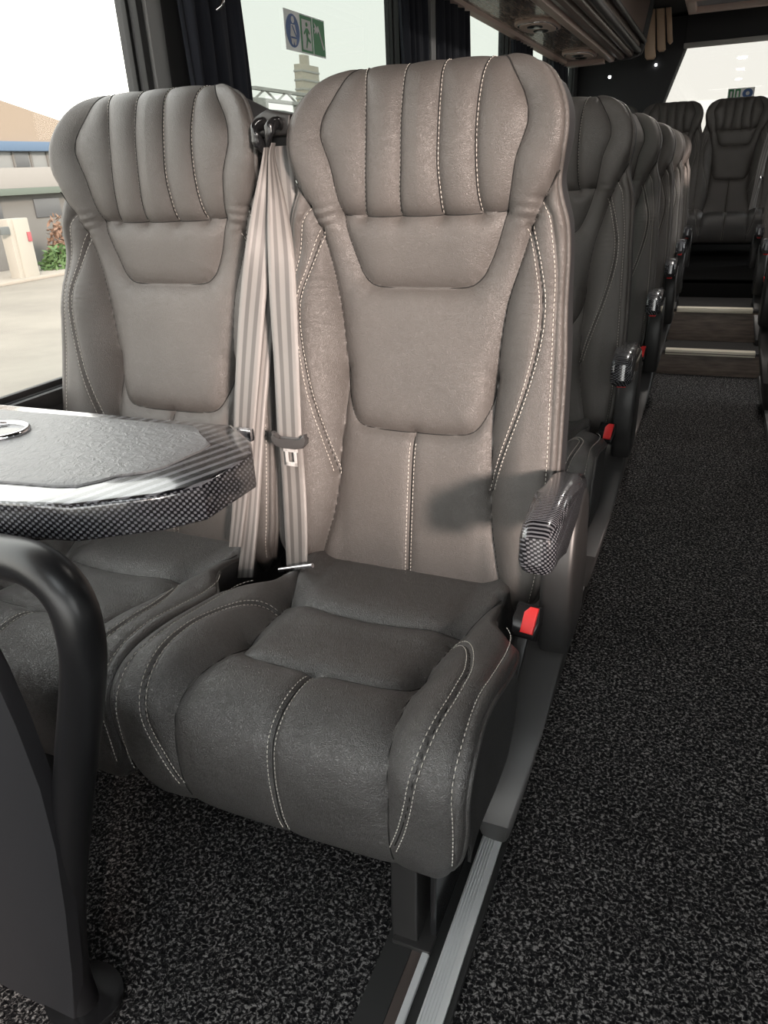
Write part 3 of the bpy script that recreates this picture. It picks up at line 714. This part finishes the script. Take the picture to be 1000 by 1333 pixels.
for i_, (ya, yb) in enumerate(((-.32, .60), (.63, 1.55), (1.85, 3.15), (4.75, 6.4))):
    curtain(EX-.07, ya, yb, .74, (1.96 if i_ < 2 else 1.74), .0, .014, 16+i_, 'unseen black curtain added to block sun at the right-hand windows, %s from the front' % ('first', 'second', 'third', 'fourth')[i_])  # curtains added out of view to keep the sun off the rows behind
curtain(WX+.045, 4.82, 5.25, .74, 1.74, .08, .014, 5, 'narrow black curtain on the pillar under the luggage rack')
curtain(WX+.045, 6.0, 6.48, .74, 1.74, .05, .014, 5, 'black curtain in the dark rear corner, farthest from the camera')

# ------------------------------------------------------------------ safety stickers on the second window
sk = empty('safety_sticker', (WX-.02, 2.264, 1.44)); tag(sk, 'three-part sticker with seat belt, running man and hammer pictograms on the window', 'sticker')
sk.rotation_euler = (0, 0, 0)
box('backing', (0, 0, 0), (.001, .262, .104), M_WHITE, sk, 0)
disc('blue_disc', (.002, .047, .052), .043, M_BLUE, sk, 'X', .0012, 32, .95)
def flat(n, poly, mat, x0=.003, th=.0008): return prism(n, poly, x0, x0+th, 'YZ', mat, sk)
disc('figure_head', (.0034, .047, .080), .009, M_WHITE, sk, 'X', .0008, 16)
flat('figure_body', [(.035, .068), (.059, .068), (.066, .040), (.060, .018), (.052, .014), (.047, .028), (.042, .014), (.034, .018), (.028, .040)], M_WHITE)
flat('figure_belt', [(.037, .064), (.041, .066), (.064, .040), (.062, .035)], M_BLUE, .0042)
flat('figure_belt', [(.030, .036), (.064, .036), (.064, .032), (.030, .032)], M_BLUE, .0042)
box('green_field', (.002, .096, .004), (.0026, .172, .100), M_GREEN, sk, 0)
flat('door_shape', [(.104, .010), (.162, .010), (.162, .090), (.104, .090)], M_WHITE)
disc('runner_head', (.0046, .133, .078), .006, M_GREEN, sk, 'X', .0008, 14)
flat('runner', [(.128, .068), (.140, .068), (.150, .056), (.147, .053), (.138, .060), (.139, .045), (.156, .034), (.154, .030), (.137, .036), (.128, .015), (.122, .016), (.130, .040), (.126, .058), (.114, .050), (.112, .054)], M_GREEN, .0042)
box('green_field', (.002, .180, .004), (.0026, .258, .100), M_GREEN, sk, 0)
flat('hammer', [(.208, .082), (.214, .084), (.250, .024), (.243, .020), (.214, .070), (.204, .060), (.198, .066)], M_WHITE)
flat('spark', [(.190, .060), (.205, .076), (.196, .084), (.186, .090), (.191, .078), (.183, .074), (.190, .070), (.184, .062)], M_WHITE)
s2k = empty('safety_sticker', (-.035, 7.572, 1.505)); tag(s2k, 'small green and blue sticker on the rear window above the centre seat', 'sticker')
box('backing', (0, -.002, 0), (.20, .0, .085), M_WHITE, s2k, 0)
for a, b, mt in ((.006, .045, M_GREEN), (.055, .095, M_GREEN)):
    box('green_field', (a, -.004, .006), (b, -.0025, .079), mt, s2k, 0); box('mark', (a+.012, -.006, .02), (b-.012, -.0045, .065), M_WHITE, s2k, 0)
disc('blue_disc', (.150, -.0035, .0425), .036, M_BLUE, s2k, 'Y', .0012, 24, 1.1); disc('figure', (.150, -.005, .043), .015, M_WHITE, s2k, 'Y', .001, 14)

# ------------------------------------------------------------------ seats
G_A, G_W, G_R, G_B = 'aisle seats of the left rows', 'window seats of the left rows', 'aisle seats of the right rows', 'back row seats'
aisle = seat_core('coach_seat', XA); hardware(aisle)
tag(aisle, 'large taupe leather coach seat in the foreground with carbon armrest and red buckle', 'seat', G_A)
win = seat_core('coach_seat', XW); w_leg(win)
tag(win, 'taupe leather window seat on the left, partly behind the table', 'seat', G_W)

# belts between the two front seats
def belts(root, ox):
    def P(px, py, yy):
        d = R3 @ np.array([px-500, py-666.5, FPX]); t = yy/d[1]; return (d[0]*t-ox, yy, CH+d[2]*t)
    return P
P = belts(None, XA)
b1 = empty('seat_belt'); b1.parent = aisle
D = (1, 0, .02)
ribbon('upper_webbing', [P(356, 186, 1.165), P(354, 205, 1.15), P(360, 260, 1.125), P(366, 330, 1.095), P(369, 400, 1.078), P(373, 480, 1.066), P(377, 572, 1.040)], [.012, .016, .030, .043, .048, .048, .048], M_BELT, b1, 60, [(.10, .98, 0), (.25, .95, 0), (.6, .75, 0), (.93, .35, 0), (1, .1, 0), (1, 0, .0), (1, -.02, 0)])
ribbon('lower_webbing', [P(378, 570, 1.043), P(382, 620, 1.045), P(385, 680, 1.035), P(387, 745, 1.018)], [.046, .046, .046, .042], M_BELT, b1, 24, [(1, 0, 0), (1, .04, 0), (1, .05, 0), (1, .05, 0)])
q = np.array(P(378, 572, 1.034))
tg = prism('tongue', [(q[0]-.032, q[2]+.013), (q[0]-.030, q[2]+.004), (q[0]-.034, q[2]-.004), (q[0]-.026, q[2]-.012), (q[0]-.012, q[2]-.015), (q[0]+.012, q[2]-.015), (q[0]+.026, q[2]-.012), (q[0]+.034, q[2]-.004), (q[0]+.031, q[2]+.004), (q[0]+.033, q[2]+.013), (q[0]+.026, q[2]+.010), (q[0]+.022, q[2]+.000), (q[0]-.022, q[2]+.000), (q[0]-.026, q[2]+.010)], q[1]-.009, q[1]+.004, 'XZ', M_COVER, b1, .003)
fr = [((q[0]-.011, q[1]-.004, q[2]-.048), (q[0]-.0055, q[1]-.001, q[2]-.012)), ((q[0]+.0055, q[1]-.004, q[2]-.048), (q[0]+.011, q[1]-.001, q[2]-.012)), ((q[0]-.011, q[1]-.004, q[2]-.048), (q[0]+.011, q[1]-.001, q[2]-.040)), ((q[0]-.014, q[1]-.004, q[2]-.022), (q[0]+.014, q[1]-.001, q[2]-.012))]
boxes('tongue_blade', fr, M_STEEL, b1, .0012)
a_, b_ = P(364, 742, 1.005), P(407, 736, 1.005)
tube('anchor_bar', [a_, tuple((np.array(a_)+np.array(b_))/2), b_], .0045, M_CHROME, b1, 8, 8)
tube('belt_guide', [P(352, 198, 1.19), P(349, 182, 1.165), P(352, 166, 1.16), P(362, 160, 1.18), P(372, 168, 1.22)], .010, M_BLKG, b1, 12, 24, .6)
ribbon('rear_webbing', [P(366, 190, 1.21), P(372, 260, 1.20), P(378, 330, 1.18), P(385, 380, 1.16)], [.040, .040, .040, .040], M_BELT, b1, 20, [(1, .3, 0)]*4)
P = belts(None, XW)
b2 = empty('seat_belt'); b2.parent = win
ribbon('upper_webbing', [P(347, 192, 1.155), P(346, 215, 1.145), P(340, 280, 1.12), P(333, 350, 1.10), P(326, 430, 1.085), P(320, 520, 1.065), P(316, 600, 1.045), P(312, 660, 1.03), P(306, 712, 1.01)], [.012, .018, .034, .044, .048, .046, .036, .028, .024], M_BELT, b2, 70, [(.25, .95, 0), (.5, .8, 0), (.8, .6, 0), (.95, .3, 0), (1, .1, 0), (1, 0, 0), (.95, .2, 0), (.9, .3, 0), (.9, .3, 0)])
ribbon('lower_webbing', [P(352, 380, 1.13), P(345, 450, 1.11), P(338, 530, 1.085), P(333, 600, 1.065), P(327, 680, 1.04), P(319, 752, 1.0)], [.020, .024, .026, .026, .028, .03], M_BELT, b2, 50, [(1, .4, 0)]*6)
tube('belt_guide', [P(344, 192, 1.17), P(334, 182, 1.16), P(331, 170, 1.165), P(338, 162, 1.18), P(350, 161, 1.20)], .010, M_BLKG, b2, 12, 24, .6)
box('buckle_tip', tuple(np.array(P(316, 568, 1.03))-.007), tuple(np.array(P(325, 562, 1.03))+.006), M_CHROME, b2, .004)
# dark shoulder bracket that carries the guides
pts = [(-.72, 1.16), (-.66, 1.16), (-.655, 1.19), (-.70, 1.20), (-.735, 1.185)]
prism('guide_bracket', [(a-XA, b) for a, b in pts], 1.19, 1.26, 'XZ', M_BLK, aisle, .006)

def copy_tree(o, parent=None):
    c = o.copy(); COL.objects.link(c); c.parent = parent
    for ch in list(o.children): copy_tree(ch, c)
    return c
ordn = ['front', 'second', 'third', 'fourth', 'fifth', 'sixth']
for k in range(1, 6):
    c = copy_tree(aisle); c.location = (XA, ROWP*k, 0)
    tag(c, 'aisle seat of the %s left row, %s' % (ordn[k], ['', 'directly behind the big foreground seat', 'with its black armrest over the next side cover', 'mostly hidden, only its bolster showing', 'a thin slice of bolster showing', 'farthest slice, with pale sunlit bolster'][k]), 'seat', G_A)
    c = copy_tree(win); c.location = (XW, ROWP*k, 0)
    tag(c, 'window seat of the %s left row, hidden behind its aisle seat' % ordn[k], 'seat', G_W)
for k in (2, 3, 4, 5):
    c = copy_tree(aisle); c.location = (.11-XA, ROWP*k, 0); c.scale = (-1, 1, 1)
    tag(c, 'right-hand aisle seat at the picture edge, %s' % ['', '', 'the nearest one with grey side cover', 'second nearest, beside the lower step', 'third, its armrest beside the upper step', 'the farthest, in front of the back row'][k], 'seat', G_R)
    c = copy_tree(win); c.location = (.11-XW, ROWP*k, 0); c.scale = (-1, 1, 1)
    tag(c, 'right-hand window seat of the %s row, outside the aisle' % ordn[k], 'seat', 'window seats of the right rows')
for k, (x, lb) in enumerate(((.06, 'dark back row centre seat facing down the aisle'), (-.41, 'dark back row seat left of the centre seat'), (.53, 'back row seat right of the centre seat'), (-.88, 'back row seat in the left rear corner'))):
    c = copy_tree(win); c.location = (x, 5.62, .235); tag(c, lb, 'seat', G_B)
    for ch in list(c.children):
        if ch.name.startswith('leg') or (ch.name.startswith('seat_belt') and k != 0):
            for g in list(ch.children): bpy.data.objects.remove(g)
            bpy.data.objects.remove(ch)
        elif ch.name.startswith('seat_belt'): ch.location = (-.02, 0, 0)

for x, lb in ((.11-XA, 'unseen low-backed seat added as a sun blocker on the right aisle side, facing backwards'), (.11-XW, 'unseen low-backed seat added as a sun blocker at the right window, facing backwards')):
    c = copy_tree(win); c.location = (x, .88, 0); c.scale = (1, 1, .8); c.rotation_euler = (0, 0, math.pi); tag(c, lb, 'seat')  # seats added out of view, squashed low to shade the front cushions
# ------------------------------------------------------------------ table with its leg
TZ = .80
def at(px, py, Z=None, Y=None, X=None):
    d = R3 @ np.array([px-500, py-666.5, FPX])
    t = (Z-CH)/d[2] if Z is not None else (Y/d[1] if Y is not None else X/d[0])
    return np.array([d[0]*t, d[1]*t, CH+d[2]*t])
tb = empty('side_table', (0, 0, 0)); tag(tb, 'folding side table with carbon pattern rim and grey top in front of the window seat', 'table')
rim = [at(*p, Z=TZ)[:2] for p in [(0, 527), (185, 544), (303, 552), (327, 573), (329, 592), (264, 631), (205, 644), (90, 658), (0, 652)]]
rim = [(WX+.02, rim[0][1])]+[tuple(p) for p in rim]+[(WX+.02, rim[-1][1])]
prism('table_rim', rim, TZ-.044, TZ, 'XY', M_CARB, tb, .006, 3)
inner = [at(*p, Z=TZ)[:2] for p in [(0, 535), (120, 545), (190, 551), (252, 556), (258, 562), (260, 568), (268, 574), (274, 580), (262, 588), (235, 600), (215, 609), (190, 616), (150, 621), (132, 627), (100, 634), (70, 634), (0, 628)]]
inner = [(WX+.05, inner[0][1])]+[tuple(p) for p in inner]+[(WX+.05, inner[-1][1])]
o = prism('table_top', inner, TZ-.01, TZ+.0025, 'XY', M_TABLE, tb, .0012, 2); tag(o, 'textured grey inlay')
cw = at(8, 566, Z=TZ)
a = np.linspace(0, 2*np.pi, 40, endpoint=False)
cup = [(cw[0]-.012+.038*math.cos(q), cw[1]+.034*math.sin(q), TZ+.004) for q in a]
tube('cup_ring', cup, .0045, M_CHROME, tb, 10, 60, closed=True)
disc('cup_well', (cw[0]-.012, cw[1], TZ+.0012), .034, M_BLKG, tb, 'Z', .004, 40)
# leg: one bent oval tube
lp = [at(-60, 716, Y=.47), at(0, 724, Y=.465), at(50, 738, Y=.46), at(88, 775, Y=.455), at(106, 830, Y=.45), at(108, 890, Y=.45), at(100, 980, Y=.447), at(92, 1080, Y=.445), at(88, 1180, Y=.443)]
base = np.array([-.715, .44, .0]); lp.append(np.array([-.712, .44, .09])); lp.append(base+np.array([0, 0, .012]))
tube('table_leg', [tuple(p) for p in lp], .0235, M_TUBE, tb, 20, 90, up=(0, 1, 0))
pl = [at(*p, Y=.425) for p in [(-40, 790), (0, 872), (30, 940), (60, 1020), (80, 1100), (92, 1180), (100, 1260), (104, 1333)]]
pl = [(p[0], p[2]) for p in pl]; pl.append((pl[-1][0]-.005, .012)); pl += [(-.95, .012), (-.95, .60)]
prism('leg_panel', pl, .416, .436, 'XZ', M_PLATE, tb, .004)
ft = prism('foot_plate', [(-.77+.06*math.cos(q)+.05, .45+.05*math.sin(q)) for q in a], 0, .014, 'XY', M_BLKG, tb, .004)
box('wall_bracket', (WX+.001, .50, TZ-.09), (WX+.03, .78, TZ-.03), M_BLK, tb, .004)

# ------------------------------------------------------------------ outside
GZ = -1.2
M_ROAD = new_mat('road', (.19, .17, .145), .9); v = coords(M_ROAD); nz = noise(M_ROAD, v, .6, 5, .6)
L(M_ROAD, ramp(M_ROAD, nz.outputs['Fac'], [(.35, (.14, .126, .108)), (.65, (.185, .168, .143))]), bsdf(M_ROAD).inputs['Base Color'])
g = box('ground', (-160, -120, GZ-.2), (160, 220, GZ), M_ROAD, None, 0); struct(g)
kb = box('pavement', (-19.4, 2, GZ), (-16.9, 60, GZ+.08), new_mat('kerb', (.24, .22, .19), .9), None, .02); struct(kb)
bx = -19.5
M_BEIGE = new_mat('beige_render', (.195, .160, .125), .9); M_BAND = new_mat('blue_band', (.060, .100, .160), .6); M_PARA = new_mat('pale_parapet', (.20, .195, .185), .9)
M_DIM = new_mat('grey_facade', (.12, .12, .115), .9); M_WIN = new_mat('factory_window', (.07, .075, .08), .3); M_PANE = new_mat('pale_pane', (.17, .18, .18), .4); M_LEDGE = new_mat('green_ledge', (.085, .105, .09), .9)
fb = empty('factory_building', (bx, 0, GZ)); tag(fb, 'low beige factory with blue band and window strip across the road', 'building')
k_ = 19.5/18.0
def fy(v_): return v_*k_
def fz(z_): return CH+(z_-CH)*k_-GZ
prism('gable_wall', [(fy(6), fz(2.2)), (fy(22), fz(2.2)), (fy(12.6), fz(4.15)), (fy(6), fz(2.5))], -3.0, -.05, 'YZ', M_BEIGE, fb)
for nm, z0, z1, d0, mt in (('blue_band', 2.03, 2.27, .12, M_BAND), ('window_strip', 1.62, 2.03, -.15, M_PANE), ('parapet', 1.10, 1.62, .10, M_PARA), ('ledge', .93, 1.10, .22, M_LEDGE), ('ground_floor', -1.2, .93, -.2, M_DIM)):
    box(nm, (-3.0, fy(6), fz(z0) if z0 > -1 else 0), (d0, fy(26), fz(z1)), mt, fb, .01)
for i, y in enumerate(np.arange(7, 25, .62)):
    b_ = box('mullion', (-.16, fy(y), fz(1.62)), (-.10, fy(y)+.07, fz(2.03)), M_DIM, fb, .005)
    if i % 3 == 1: box('open_pane', (-.155, fy(y)+.07, fz(1.64)), (-.12, fy(y)+.60, fz(2.01)), M_WIN, fb, .005)
for y in (15.2, 17.35, 19.6, 21.6):
    w_ = box('ground_window', (-.22, fy(y), fz(.30)), (-.15, fy(y)+1.05, fz(.80)), M_WIN, fb, .01)
    for q in range(1, 4): box('glazing_bar', (.05+.0, fy(y)+q*.26, fz(.30)), (.07, fy(y)+q*.26+.03, fz(.80)), M_DIM, w_, .003) if False else None
gp = empty('gate_wall', (-17.2, 0, GZ)); tag(gp, 'whitewashed gate wall with small red sign beside the bushes', 'wall')
g0 = at(-60, 0, X=-17.2)[1]; g1 = at(49, 350, X=-17.2)[1]
M_GW = new_mat('whitewash', (.26, .25, .22), .9)
box('masonry', (-.35, g0, 0), (.0, g1, fz(.50)*17.2/19.5+.12), M_GW, gp, .03)
box('pier', (-.40, g1-.50, 0), (.05, g1, fz(.52)*17.2/19.5+.10), M_GW, gp, .02)
p0 = at(36, 302, X=-17.1); p1 = at(42, 314, X=-17.1); box('red_sign', (.05, p0[1], p1[2]-GZ), (.08, p1[1]+.04, p0[2]-GZ), new_mat('dull_red', (.25, .06, .07), .7), gp, .005)
p0 = at(0, 296, X=-17.1); p1 = at(14, 305, X=-17.1); box('meter_box', (.0, p0[1], p1[2]-GZ), (.10, p1[1], p0[2]-GZ), new_mat('meter_grey', (.08, .09, .09), .6), gp, .01)
def bush(n, x, y, z0, r, h, mat, label, seed):
    rg = np.random.default_rng(seed); k = 420; V = []; F = []
    th = rg.uniform(0, 2*np.pi, k); ph = np.arccos(rg.uniform(0, 1, k)); rr = rg.uniform(.55, 1, k)
    for i in range(k):
        c = np.array([x+r*rr[i]*math.sin(ph[i])*math.cos(th[i]), y+r*1.4*rr[i]*math.sin(ph[i])*math.sin(th[i]), z0+h*rr[i]*math.cos(ph[i])])
        u = rg.normal(size=3); u /= np.linalg.norm(u); w_ = np.cross(u, rg.normal(size=3)); w_ /= np.linalg.norm(w_); l = .11
        b = len(V); V += [c-u*l, c+w_*l*.4, c+u*l, c-w_*l*.4]; F.append((b, b+1, b+2, b+3))
    o = link(n, mesh_np(n, V, F, False), None, mat); tag(o, label, 'bush'); return o
M_LEAF = new_mat('leaf_green', (.05, .10, .03), .7); M_DRY = new_mat('leaf_dry', (.16, .10, .07), .8)
bush('green_bush', -17.9, at(66, 330, X=-18.2)[1], GZ, .5, .75, M_LEAF, 'green bush at the roadside beside the gate wall', 1)
bush('green_bush', -17.9, at(66, 330, X=-18.2)[1]+1.45, GZ, .5, .85, M_LEAF, 'green bush half hidden behind the window seat', 2)
bush('dry_bush', -18.85, at(78, 310, X=-18.9)[1], GZ, .40, 1.55, M_DRY, 'brownish dry bush above the green ones', 3)
# lamp post, gantry and tower seen through the second window
M_HAZE = new_mat('haze_tinted_steel', (.34, .355, .345), .8); M_HAZ2 = new_mat('haze_tinted_concrete', (.40, .385, .33), .9); M_LAMP = new_mat('lamp_grey', (.20, .205, .21), .7)  # steel and concrete carry distance haze as a paler base colour
lp0 = at(300, 118, X=-40); lp1 = at(299.5, 97, X=-40); lh = at(313, 90, X=-40)
ls = empty('street_lamp', (lp0[0], lp0[1], GZ)); tag(ls, 'grey street lamp beyond the road between the two headrests', 'lamp post')
zt = lp1[2]-GZ
tube('pole', [(0, 0, 0), (0, 0, zt*.5), (0, 0, zt-.15), (0, .12, zt), (0, .9, zt+.18)], .09, M_LAMP, ls, 8, 30, up=(1, 0, 0))
box('lamp_head', (-.15, .8, zt+.12), (.15, lh[1]-lp0[1]+.1, zt+.30), M_LAMP, ls, .05)
ga = empty('steel_gantry', (-60, 0, GZ)); tag(ga, 'lattice gantry crane girder with haze painted into its pale colour', 'gantry')
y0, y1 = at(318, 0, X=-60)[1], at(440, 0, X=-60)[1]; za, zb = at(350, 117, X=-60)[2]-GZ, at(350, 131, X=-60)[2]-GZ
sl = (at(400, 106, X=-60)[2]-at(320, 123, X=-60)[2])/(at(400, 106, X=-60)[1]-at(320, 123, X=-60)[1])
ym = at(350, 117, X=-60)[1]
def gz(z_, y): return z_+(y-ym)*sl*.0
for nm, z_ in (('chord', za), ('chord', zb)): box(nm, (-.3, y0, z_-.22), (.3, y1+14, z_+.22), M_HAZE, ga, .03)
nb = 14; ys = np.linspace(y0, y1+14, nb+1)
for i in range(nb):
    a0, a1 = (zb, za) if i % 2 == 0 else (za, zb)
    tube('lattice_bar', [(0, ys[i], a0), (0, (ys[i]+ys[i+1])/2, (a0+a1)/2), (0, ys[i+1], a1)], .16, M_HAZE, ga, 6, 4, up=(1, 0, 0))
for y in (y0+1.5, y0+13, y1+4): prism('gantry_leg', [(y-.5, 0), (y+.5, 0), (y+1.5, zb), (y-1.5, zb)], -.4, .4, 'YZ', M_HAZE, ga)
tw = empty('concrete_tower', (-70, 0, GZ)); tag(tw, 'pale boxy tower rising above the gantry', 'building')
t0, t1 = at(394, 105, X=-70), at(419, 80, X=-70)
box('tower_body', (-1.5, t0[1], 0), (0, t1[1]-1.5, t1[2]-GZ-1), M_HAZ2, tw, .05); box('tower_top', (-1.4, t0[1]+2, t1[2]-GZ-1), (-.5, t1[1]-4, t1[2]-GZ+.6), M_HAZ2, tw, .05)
for q in range(5): box('floor_band', (-1.6, t0[1]-.1, t1[2]-GZ-2.2-q*1.4), (.1, t1[1]-1.4, t1[2]-GZ-1.9-q*1.4), M_HAZE, tw, .02)
